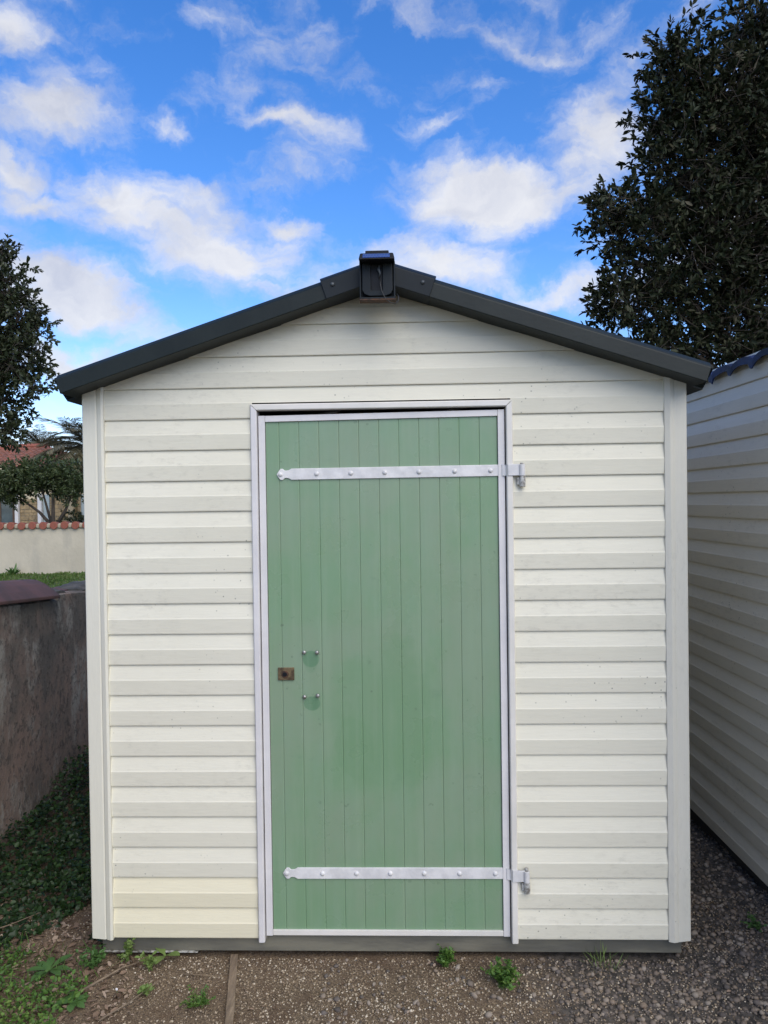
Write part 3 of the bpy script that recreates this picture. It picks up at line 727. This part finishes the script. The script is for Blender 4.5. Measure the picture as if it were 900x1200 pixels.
MB().box(-12.69, -12.47, 23.94, 23.999, 0, 1.9).build('shutter', M_shut, hs)
# low wing to the right
MB().box(-11.75, -9.6, 24.6, 28, -.05, 2.3).build('wing_wall', M_hwall, hs)
stonewall(-11.72, -11.62, 24.52, 0, 2.1); stonewall(-11.2, -9.7, 24.52, 0, 2.1)
MB().box(-11.60, -11.22, 24.54, 24.598, .2, 1.9).build('shutter', M_shut, hs)
slope('wing_roof', (-11.9, 24.3, 2.32), (-9.3, 24.3, 2.32), (-9.3, 28.3, 3.1), (-11.9, 28.3, 3.1), 14)

# ---------------------------------------------------------------- trees
def tree(name, loc, label, cat, blobs, ncl, per, L, Wd, m, trunk, limbs, twig=.16, shell=.5, twigs=True, group=None):
    t_ = root(name, loc, label, cat, group)
    V, F, c, ax = crown(blobs, ncl, per, L, Wd, twig, shell)
    npmesh('crown', V, F, m, t_, 'stuff')
    tb = MB(); tb.tube(trunk[0], trunk[1], 12); tb.build('trunk', M_bark, t_, smooth=True)
    for pts, rad in limbs: MB().tube(pts, rad, 8).build('limb', M_bark, t_, smooth=True)
    if twigs:
        A = c; B = c+ax*twig*.9; back = c-ax*twig*1.2+rng.normal(size=c.shape)*.03
        V1, F1 = sticks(back, B, np.full(len(c), .004))
        sel = rng.random(len(c)) < .22
        bl = np.array(blobs); nb = ((c[sel][:, None]-bl[None, :, :3])**2).sum(-1).argmin(1)
        tgt = bl[nb, :3]; k_ = rng.uniform(.35, .7, (sel.sum(), 1))
        V2, F2 = sticks(tgt*k_+c[sel]*(1-k_)+rng.normal(size=(sel.sum(), 3))*.05, c[sel], np.full(sel.sum(), .008))
        npmesh('twigs', np.vstack([V1, V2]), np.vstack([F1, F2+len(V1)]), M_bark, t_, 'stuff')
    return t_
# large dark tree at the right
bR = [(4.55,6.9,5.5,1.35,1.2,1.25),(3.75,6.6,5.9,.75,.75,.75),(3.35,6.5,6.35,.42,.5,.42),(3.3,6.5,5.2,.62,.7,.75),(2.72,6.4,4.55,.48,.6,.42),(2.45,6.3,4.72,.28,.4,.28),
      (2.75,6.4,3.75,.55,.6,.42),(2.45,6.3,3.72,.28,.35,.26),(3.5,6.6,4.3,.9,.9,.85),(4.6,7.0,4.1,1.3,1.1,1.1),(3.7,6.7,3.35,.8,.8,.55),(4.9,6.9,7.0,.85,.8,.65),
      (4.25,6.8,7.05,.35,.5,.42),(5.6,7.2,5.5,1.3,1.2,1.6),(4.9,7.0,3.1,1.0,.9,.6),(5.0,7.0,6.3,1.1,1,.9),(2.9,6.4,3.15,.4,.5,.3),(3.22,6.5,6.62,.34,.45,.34),(3.08,6.5,5.85,.38,.45,.5)]
tree('oak_tree', (4.75, 7.0, 0), 'huge dark evergreen tree with small leaves rising behind the blue roofed shed', 'tree', bR, 6600, 13, .085, .036, M_oak,
     ([(4.75,7.0,-.1),(4.7,7.0,1.4),(4.8,7.0,2.8),(4.7,6.9,4.4),(4.75,6.9,6.0)], [.24,.19,.16,.10,.04]),
     [([(4.72,7,2.2),(4.1,6.8,3.2),(3.2,6.5,3.9),(2.6,6.4,4.3)], [.10,.07,.045,.015]), ([(4.75,7,2.7),(3.9,6.7,4.2),(3.4,6.5,5.4),(3.3,6.5,6.2)], [.10,.07,.04,.015]),
      ([(4.75,6.95,3.4),(5.4,7.1,4.8),(5.7,7.2,6.0)], [.09,.06,.02]), ([(4.72,7,2.0),(3.9,6.7,2.9),(3.0,6.4,3.4)], [.07,.04,.012]), ([(4.7,6.9,4.2),(4.3,6.8,5.6),(4.2,6.8,6.9)], [.07,.04,.015])],
     twig=.17, shell=.5)
# tree at the left edge
bL = [(-6.2,8.1,4.0,.95,.9,.95),(-5.55,8.0,4.55,.50,.5,.50),(-5.25,8.0,4.05,.36,.45,.32),(-5.35,8.0,3.45,.42,.5,.38),(-5.05,7.9,3.72,.2,.3,.2),(-5.0,7.9,3.15,.22,.3,.2),
      (-5.75,8.0,3.0,.55,.6,.5),(-5.55,8,2.55,.28,.4,.22),(-6.4,8.1,3.0,.7,.7,.6),(-6.3,8.1,4.9,.7,.7,.5),(-5.62,8.0,5.0,.25,.3,.22)]
tree('leafy_tree', (-6.6, 8.2, 0), 'dark small leaved tree cut off by the left edge, above the red tiled roof', 'tree', bL, 2300, 12, .075, .038, M_oak2,
     ([(-6.6,8.2,-.1),(-6.55,8.2,1.4),(-6.5,8.1,2.6),(-6.3,8.1,4.2)], [.17,.14,.11,.04]),
     [([(-6.55,8.15,2.0),(-6.0,8.05,3.0),(-5.4,8,3.9),(-5.2,8,4.3)], [.07,.05,.03,.01]), ([(-6.5,8.1,1.9),(-5.9,8,2.6),(-5.4,8,3.1)], [.05,.03,.01])],
     twig=.14, shell=.5)
# trimmed bush tree behind the plaster wall
bB = [(-9.0,16,2.1,.65,.6,.38),(-9.75,16,2.05,.5,.5,.42),(-8.3,16,2.15,.55,.5,.42),(-9.3,16,2.35,.5,.5,.28),(-8.7,16,2.4,.5,.5,.25),(-9.6,16,1.75,.35,.4,.25),(-8.05,16,1.85,.35,.4,.3),(-10.3,16.1,2.1,.4,.4,.4)]
tree('bush_tree', (-8.6, 16, 0), 'low round headed green tree with forked stems behind the plaster wall', 'tree', bB, 1150, 11, .10, .036, M_bushl,
     ([(-8.6,16,-.05),(-8.6,16,.8),(-8.62,16,1.1),(-8.6,16,1.9)], [.07,.06,.05,.03]),
     [([(-8.6,16,.95),(-8.95,16,1.35),(-9.5,16,1.75)], [.05,.035,.02]), ([(-8.58,16,.95),(-8.3,16,1.4),(-8.1,16,1.9)], [.05,.035,.02]), ([(-8.62,16,.9),(-8.75,15.95,1.5),(-8.9,16,2.0)], [.04,.03,.015])],
     twig=.12, shell=.55, twigs=False)
tree('garden_shrub', (-8.15, 16.3, 0), 'small dark shrub behind the plaster wall under the round headed tree', 'shrub',
     [(-8.15,16.3,.95,.5,.4,.42),(-7.7,16.3,.9,.4,.4,.5)], 420, 10, .07, .03, M_oak2, ([(-8.15,16.3,-.05),(-8.15,16.3,.6)], [.04,.03]), [], twig=.1, twigs=False)
# palms
def palm(loc, hz, nf, Lr, label, dry=8, low=-25):
    t_ = root('palm_tree', loc, label, 'palm', 'palms beyond the plaster wall')
    cx, cy = loc[0], loc[1]
    MB().tube([(cx, cy, -.05), (cx+.03, cy, hz*.5), (cx, cy, hz)], [.24, .20, .23], 12).build('trunk', M_bark, t_)
    VV = []; FF = []; RV = MB(); DV = []; DF = []
    off = 0; doff = 0
    for i in range(nf+dry):
        isdry = i >= nf
        az = i*2.39996+random.uniform(-.2, .2); el0 = R(random.uniform(low, 82)) if not isdry else R(random.uniform(-60, -20))
        L_ = Lr*random.uniform(.8, 1.1)*(.75 if isdry else 1)
        pts = []; p = Vector((cx, cy, hz)); e = el0
        for k in range(13):
            pts.append(p.copy()); e -= R(5.0 if not isdry else 4)
            p = p+Vector((math.cos(az)*math.cos(e), math.sin(az)*math.cos(e), math.sin(e)))*L_/12
        if not isdry: RV.tube(pts, [.022-.0015*k for k in range(13)], 4)
        P = []; Dd = []
        for k in range(1, 12):
            for sub_ in range(5):
                q = pts[k].lerp(pts[k+1], sub_/5); tg = (pts[k+1]-pts[k]).normalized()
                s_ = tg.cross(Vector((0, 0, 1))).normalized()
                for sg in (-1, 1):
                    P.append(q); Dd.append(tg*.75+s_*sg*.8+Vector((0, 0, -.25+random.uniform(-.2, .25))))
        P = np.array(P); Dd = np.array(Dd); n = len(P)
        ln_ = Lr*.26*np.repeat(np.sin(np.linspace(.35, 2.9, n//2))*.7+.35, 2)
        V_, F_ = leaves(P, Dd, ln_, np.full(n, .024 if not isdry else .018), jit=.2)
        if isdry: DV.append(V_); DF.append(F_+doff); doff += len(V_)
        else: VV.append(V_); FF.append(F_+off); off += len(V_)
    RV.build('frond_stems', M_palm, t_)
    npmesh('fronds', np.vstack(VV), np.vstack(FF), M_palm, t_, 'stuff'); npmesh('dry_fronds', np.vstack(DV), np.vstack(DF), M_palmd, t_, 'stuff')
palm((-9.30, 20, 0), 3.1, 60, 1.75, 'larger palm with arching fronds half hidden by the shed corner', 14)
palm((-15.95, 30.5, 0), 4.0, 40, 1.35, 'smaller distant palm showing just above the tiled roof', 4, 5)

# ---------------------------------------------------------------- ground plants
def blades(c, n, r, h, w_, m, parent, name='blades', lean=.5):
    P = np.column_stack([rng.normal(c[0], r, n), rng.normal(c[1], r, n), np.full(n, c[2])])
    Dd = np.column_stack([rng.normal(0, lean, n), rng.normal(0, lean, n), np.ones(n)])
    V, F = leaves(P, Dd, h*rng.uniform(.5, 1.15, n), np.full(n, w_), jit=.5)
    return npmesh(name, V, F, m, parent)
def small_weed(x, y, r, h, n, m, label, lf=.014, name='weed', stems=12, asp=.7):
    z = gh(x, y); t_ = root(name, (x, y, z), label, 'weed')
    # branching stems, leaves along them
    P = []; Dd = []; sb = MB()
    for i in range(stems):
        a = random.uniform(0, 6.283); q = r*random.uniform(.2, 1.1)
        tip = Vector((x+math.cos(a)*q, y+math.sin(a)*q*1.15, z+h*random.uniform(.4, 1.1)))
        mid = Vector((x, y, z)).lerp(tip, .5)+Vector((0, 0, h*.12))
        sb.tube([(x+random.uniform(-.3, .3)*r, y+random.uniform(-.3, .3)*r, z-.003), mid, tip], [.0012, .001, .0005], 4)
        for k in range(max(2, n//stems)):
            s_ = random.uniform(.25, 1.); p = (Vector((x, y, z)).lerp(mid, s_*2) if s_ < .5 else mid.lerp(tip, s_*2-1))
            P.append(p); Dd.append(Vector((random.gauss(0, 1), random.gauss(0, 1), random.uniform(-.1, .9))))
    sb.build('stem', m, t_)
    V, F = leaves(np.array(P), np.array(Dd), lf*rng.uniform(.6, 1.25, len(P)), lf*asp*rng.uniform(.7, 1.1, len(P)), jit=.5)
    npmesh('leaves', V, F, m, t_); return t_
def rosette(x, y, L, Wd, n, m, label, lift=.35, zoff=0):
    z = gh(x, y)+zoff; t_ = root('rosette_weed', (x, y, z), label, 'weed')
    for i in range(n):
        a = i*2.4+random.uniform(-.3, .3); l = L*random.uniform(.7, 1.1); rings = []
        for k in range(7):
            s_ = k/6; wd = Wd*.5*(.22+.78*math.sin(math.pi*min(1, max(0, (s_-.15)/.87)))**.8) if s_ < .99 else .0008
            rr = l*s_*math.cos(lift*(1-.5*s_)); zz_ = z+.004+l*(math.sin(lift)*s_-.28*s_*s_)
            cx, cy = x+math.cos(a)*rr, y+math.sin(a)*rr; px, py = -math.sin(a), math.cos(a)
            rings.append([(cx+px*wd, cy+py*wd, zz_+wd*.25), (cx, cy, zz_), (cx-px*wd, cy-py*wd, zz_+wd*.25)])
        mb = MB().loft(rings, cap=False, closed=False)
        mb.build('leaf', m, t_, smooth=True)
    return t_
small_weed(.187, -.040, .034, .060, 230, M_weed, 'small bright weed growing under the middle of the door', .015, stems=26)
small_weed(.360, -.150, .056, .060, 460, M_weed, 'bushy bright green weed in the gravel under the lower hinge', .015, stems=44)
small_weed(-.575, -.235, .055, .035, 170, M_weed, 'low feathery green weed left of the wooden batten', .014, stems=22, asp=.4)
small_weed(-.775, -.075, .030, .060, 60, M_weed2, 'yellow green weed below the oval leaf, in bare soil', .019, stems=9)
small_weed(-.745, -.190, .032, .035, 50, M_weed2, 'scrappy pale weed nearest the bottom edge, left of the batten', .017, stems=10)
small_weed(-.870, -.020, .026, .065, 60, M_weed2, 'light green leafy sprig at the left end of the plinth beam', .018, stems=8)
small_weed(1.26, .12, .05, .035, 80, M_weedd, 'sparse dark weed in the gap between the two sheds', .014, stems=14)
small_weed(-.965, -.055, .05, .06, 130, M_weedd, 'darker clover like weed beneath the left corner post', .017, stems=18)
gt = root('grass_tuft', (.705, -.03, gh(.705, -.03)), 'thin yellowish grass tuft in the gravel under the right part of the beam', 'grass')
blades((.705, -.035, gh(.705, -.03)), 34, .018, .085, .0022, M_weed2, gt, 'blade', .6)
# one oval leaf leaning on the beam
rosette(-.745, -.012, .075, .030, 3, M_weed2, 'weed with one long pale oval leaf against the beam', .5, .012)
rosette(-1.105, -.085, .085, .026, 8, M_weedd, 'rosette weed with long pointed leaves at the far left', .45, .008)
rosette(-.955, -.255, .060, .024, 7, M_weedd, 'rosette weed with broad leaves at the edge of bare soil', .3, .004)
# cover of little weeds at the lower left
n = 5200
X = rng.uniform(-1.62, -.86, n); Y = rng.uniform(-.55, .02, n)
dn = np.array([noise.noise((x*5, y*5, 9))+.5*noise.noise((x*14, y*14, 2)) for x, y in zip(X, Y)])
edge = np.clip((-.90-X)/.14, -1, 1.)*.5-np.clip((Y+.10)/.12, 0, 2)*.55
keep = dn+edge > .06
X, Y = X[keep], Y[keep]; Z = np.array([gh(x, y) for x, y in zip(X, Y)])
h = rng.random(len(X))**1.4*.045
V, F = leaves(np.column_stack([X, Y, Z+h]), rng.normal(size=(len(X), 3))*[1, 1, .3]+[0, 0, .45], rng.uniform(.008, .021, len(X)), rng.uniform(.006, .013, len(X)), jit=.4)
o = npmesh('weed_cover', V, F, M_weed, None, 'stuff', (-1.2, -.2, 0)); tag(o, 'dense mat of small bright weeds at the lower left', 'weeds')
n = 900
X = rng.uniform(-1.6, -.9, n); Y = rng.uniform(-.5, .05, n); kk = rng.random(n) < np.clip((-.86-X)/.3, .1, 1); X, Y = X[kk], Y[kk]; n = len(X)
V, F = leaves(np.column_stack([X, Y, [gh(x, y) for x, y in zip(X, Y)]]), rng.normal(size=(n, 3))*[.8, .8, .2]+[0, 0, .8], rng.uniform(.02, .07, n), np.full(n, .003), jit=.5)
o = npmesh('grass', V, F, M_grass, None, 'stuff', (-1.2, -.2, 0)); tag(o, 'thin loose grass blades among the weeds at the lower left', 'grass')
# dark ivy filling the gap beside the wall
n = 17000
X = rng.uniform(-1.70, -.98, n); Y = rng.uniform(.02, 3.2, n)
keep = np.array([(noise.noise((x*4, y*4, 4))*.45+(y-.12)*1.6-(0.10 if x < -1.5 else 0)) > .0 for x, y in zip(X, Y)])
X, Y = X[keep], Y[keep]; Z = np.array([gh(x, y) for x, y in zip(X, Y)])
hm = np.clip((Y-.1)*.13, 0.02, .22)*(1+.9*np.array([noise.noise((x*5, y*4, 7)) for x, y in zip(X, Y)]))*(1+np.clip((-1.52-X)*4, 0, .5))
h = rng.random(len(X))**.6*np.maximum(hm, .015)
V, F = leaves(np.column_stack([X, Y, Z+h]), rng.normal(size=(len(X), 3))*[1, 1, .4]+[.1, -.3, .1], rng.uniform(.012, .027, len(X)), rng.uniform(.010, .023, len(X)), up=np.array([.1, -.5, .9]), jit=.4)
o = npmesh('ivy_cover', V, F, M_ivy, None, 'stuff', (-1.3, .8, 0)); tag(o, 'dark leafy ivy filling the gap beside the stained wall', 'ivy')
# dead leaves
n = 2600
X = np.where(rng.random(n) < .75, rng.uniform(-1.66, -.75, n), rng.uniform(-.9, 1.35, n)); Y = rng.uniform(-.5, .45, n)
keep = ~((np.abs(X) < .99) & (Y > -.004)); X, Y = X[keep], Y[keep]; n = len(X)
Z = np.array([gh(x, y) for x, y in zip(X, Y)])+rng.uniform(.002, .010, n)
l = rng.uniform(.008, .03, n)*np.where(X < -.8, 1.1, .55)
V, F = leaves(np.column_stack([X, Y, Z]), rng.normal(size=(n, 3))*[1, 1, .18], l, l*rng.uniform(.3, .65, n), jit=.25)
o = npmesh('leaf_litter', V, F, M_litter, None, 'stuff', (-.8, 0, 0)); tag(o, 'scattered brown dead leaves and chips on the soil', 'leaves')
# stones: broken polyhedra
def stones(n, xr_, yr_, s0, s1, m, name, label, dens=None, flat=.7):
    X = rng.uniform(*xr_, n); Y = rng.uniform(*yr_, n)
    if dens: keep = np.array([dens(x, y) for x, y in zip(X, Y)]) > rng.random(n); X, Y = X[keep], Y[keep]
    keep = ~((np.abs(X) < .965) & (Y > .012)); X, Y = X[keep], Y[keep]; n = len(X)
    Z = np.array([gh(x, y) for x, y in zip(X, Y)])
    s_ = s0+(s1-s0)*rng.random(n)**2.6
    ico = np.array([(0,0,1),(.894,0,.447),(.276,.851,.447),(-.724,.526,.447),(-.724,-.526,.447),(.276,-.851,.447),(.724,.526,-.447),(-.276,.851,-.447),(-.894,0,-.447),(-.276,-.851,-.447),(.724,-.526,-.447),(0,0,-1)])
    if s1 < .008: ico = np.array([(1,0,0),(0,1,0),(-1,0,0),(0,-1,0),(0,0,1),(0,0,-1)])*.9
    IF = np.array([(0,1,4),(1,2,4),(2,3,4),(3,0,4),(1,0,5),(2,1,5),(3,2,5),(0,3,5)]) if s1 < .008 else np.array([(0,1,2),(0,2,3),(0,3,4),(0,4,5),(0,5,1),(1,6,2),(2,7,3),(3,8,4),(4,9,5),(5,10,1),(6,7,2),(7,8,3),(8,9,4),(9,10,5),(10,6,1),(6,11,7),(7,11,8),(8,11,9),(9,11,10),(10,11,6)])
    A = rng.normal(size=(n, 3, 3)); Q, _ = np.linalg.qr(A)
    sc = rng.uniform(.55, 1.15, (n, 3))
    loc = ico[None]*rng.uniform(.68, 1.25, (n, len(ico), 1))*sc[:, None]
    P = np.einsum('nij,nkj->nki', Q, loc)*s_[:, None, None]; P[..., 2] *= flat
    P += np.column_stack([X, Y, Z+s_*.22])[:, None]
    F = IF[None]+(np.arange(n)*len(ico))[:, None, None]
    o = npmesh(name, P.reshape(-1, 3), F.reshape(-1, 3), m, None, 'stuff', (float(np.mean(xr_)), float(np.mean(yr_)), 0))
    return tag(o, label, 'gravel')
rd = lambda x, y: min(1, max(.15, (x-.30+.35*noise.noise((x*4, y*4, 1)))/.35))
stones(24000, (-.2, 1.7), (-.6, 1.6), .0035, .0135, M_pebble, 'gravel', 'loose grey and brown gravel on the right of the shed', rd)
gd = lambda x, y: (.35 if x < -.85 else .75 if x < -.45 else 1.)*(1 if x < .5 else .5)*(.55+.9*(noise.noise((x*9, y*9, 4))+.35))
stones(80000, (-1.6, 1.5), (-.6, .35), .0014, .0072, M_grit, 'grit', 'fine sandy grit in front of the shed', gd)

# batten and twigs
bt = MB(); P0 = Vector((-.519, .015, .0)); P1 = Vector((-.430, -.48, -.004)); d_ = (P1-P0).normalized(); s_ = d_.cross(Vector((0, 0, 1)))*.0125
rings = []
for i in range(14):
    p = P0.lerp(P1, i/13); p.z = gh(p.x, p.y)+.012+.002*math.sin(i*1.3); q = s_*(1+.06*math.sin(i*2.1))
    rings.append([p-q-Vector((0, 0, .014)), p+q-Vector((0, 0, .014)), p+q, p-q])
o = bt.loft(rings).build('wooden_batten', M_wood, bevel=.002)
tag(o, 'narrow weathered wooden batten lying on the soil towards the camera', 'wood strip')
def twig(pts, r, label):
    P_ = [(x, y, gh(x, y)+.006+dz) for x, y, dz in pts]
    o = MB().tube(P_, [r*(1-.6*i/(len(P_)-1)) for i in range(len(P_))], 6).build('twig', M_twig, None, smooth=True); tag(o, label, 'twig')
twig([(-.95, -.20, .004), (-.90, -.14, .008), (-.86, -.09, .01), (-.82, -.05, .012)], .0045, 'pale dry twig slanting up from the weeds toward the beam')
twig([(-.84, -.33, .004), (-.78, -.25, .01), (-.73, -.18, .02), (-.70, -.13, .02)], .0028, 'long thin stalk leaning right between the pale weeds')
twig([(-.66, -.10, .0), (-.60, -.104, .003), (-.53, -.11, .002)], .0018, 'thin straight twig pointing to the wooden batten')
twig([(-1.45, .12, .004), (-1.36, .15, .02), (-1.28, .22, .02)], .003, 'bent dry stem on dead leaves near the stained wall')
# white flower head low in the bare soil
fl = root('daisy', (-.835, -.2, gh(-.835, -.2)), 'tiny white flower head in bare soil by the long stalk', 'flower')
MB().tube([(-.835, -.2, gh(-.835, -.2)-.002), (-.836, -.202, gh(-.835, -.2)+.018)], .0008, 5).build('stem', M_weed2, fl)
MB().dome((-.836, -.204, gh(-.835, -.2)+.021), .0045, .003).build('petals', M_trim, fl, smooth=True)

# grass verge at the foot of the plaster wall
n = 22000
X = rng.uniform(-14, -3, n); Y = rng.uniform(10.5, 14.40, n)
V, F = leaves(np.column_stack([X, Y, np.full(n, -.03)]), rng.normal(size=(n, 3))*[.5, .5, .1]+[0, 0, 1], rng.uniform(.03, .08, n)*(1+.5*np.sin(X*3)*np.sin(X*7.3)), np.full(n, .022), jit=.5)
o = npmesh('grass', V, F, M_grass, None, 'stuff', (-9, 13.5, 0)); tag(o, 'strip of short green grass at the foot of the plaster wall', 'grass')
blg = root('broadleaf_weed', (-8.7, 14.2, -.02), 'taller dark weed standing against the plaster wall', 'weed')
V, F = leaves(np.tile([[-8.7, 14.2, -.02]], (26, 1))+rng.normal(size=(26, 3))*.02, rng.normal(size=(26, 3))*[.6, .6, .3]+[0, 0, .8], rng.uniform(.12, .26, 26), np.full(26, .05))
npmesh('leaves', V, F, M_weedd, blg)
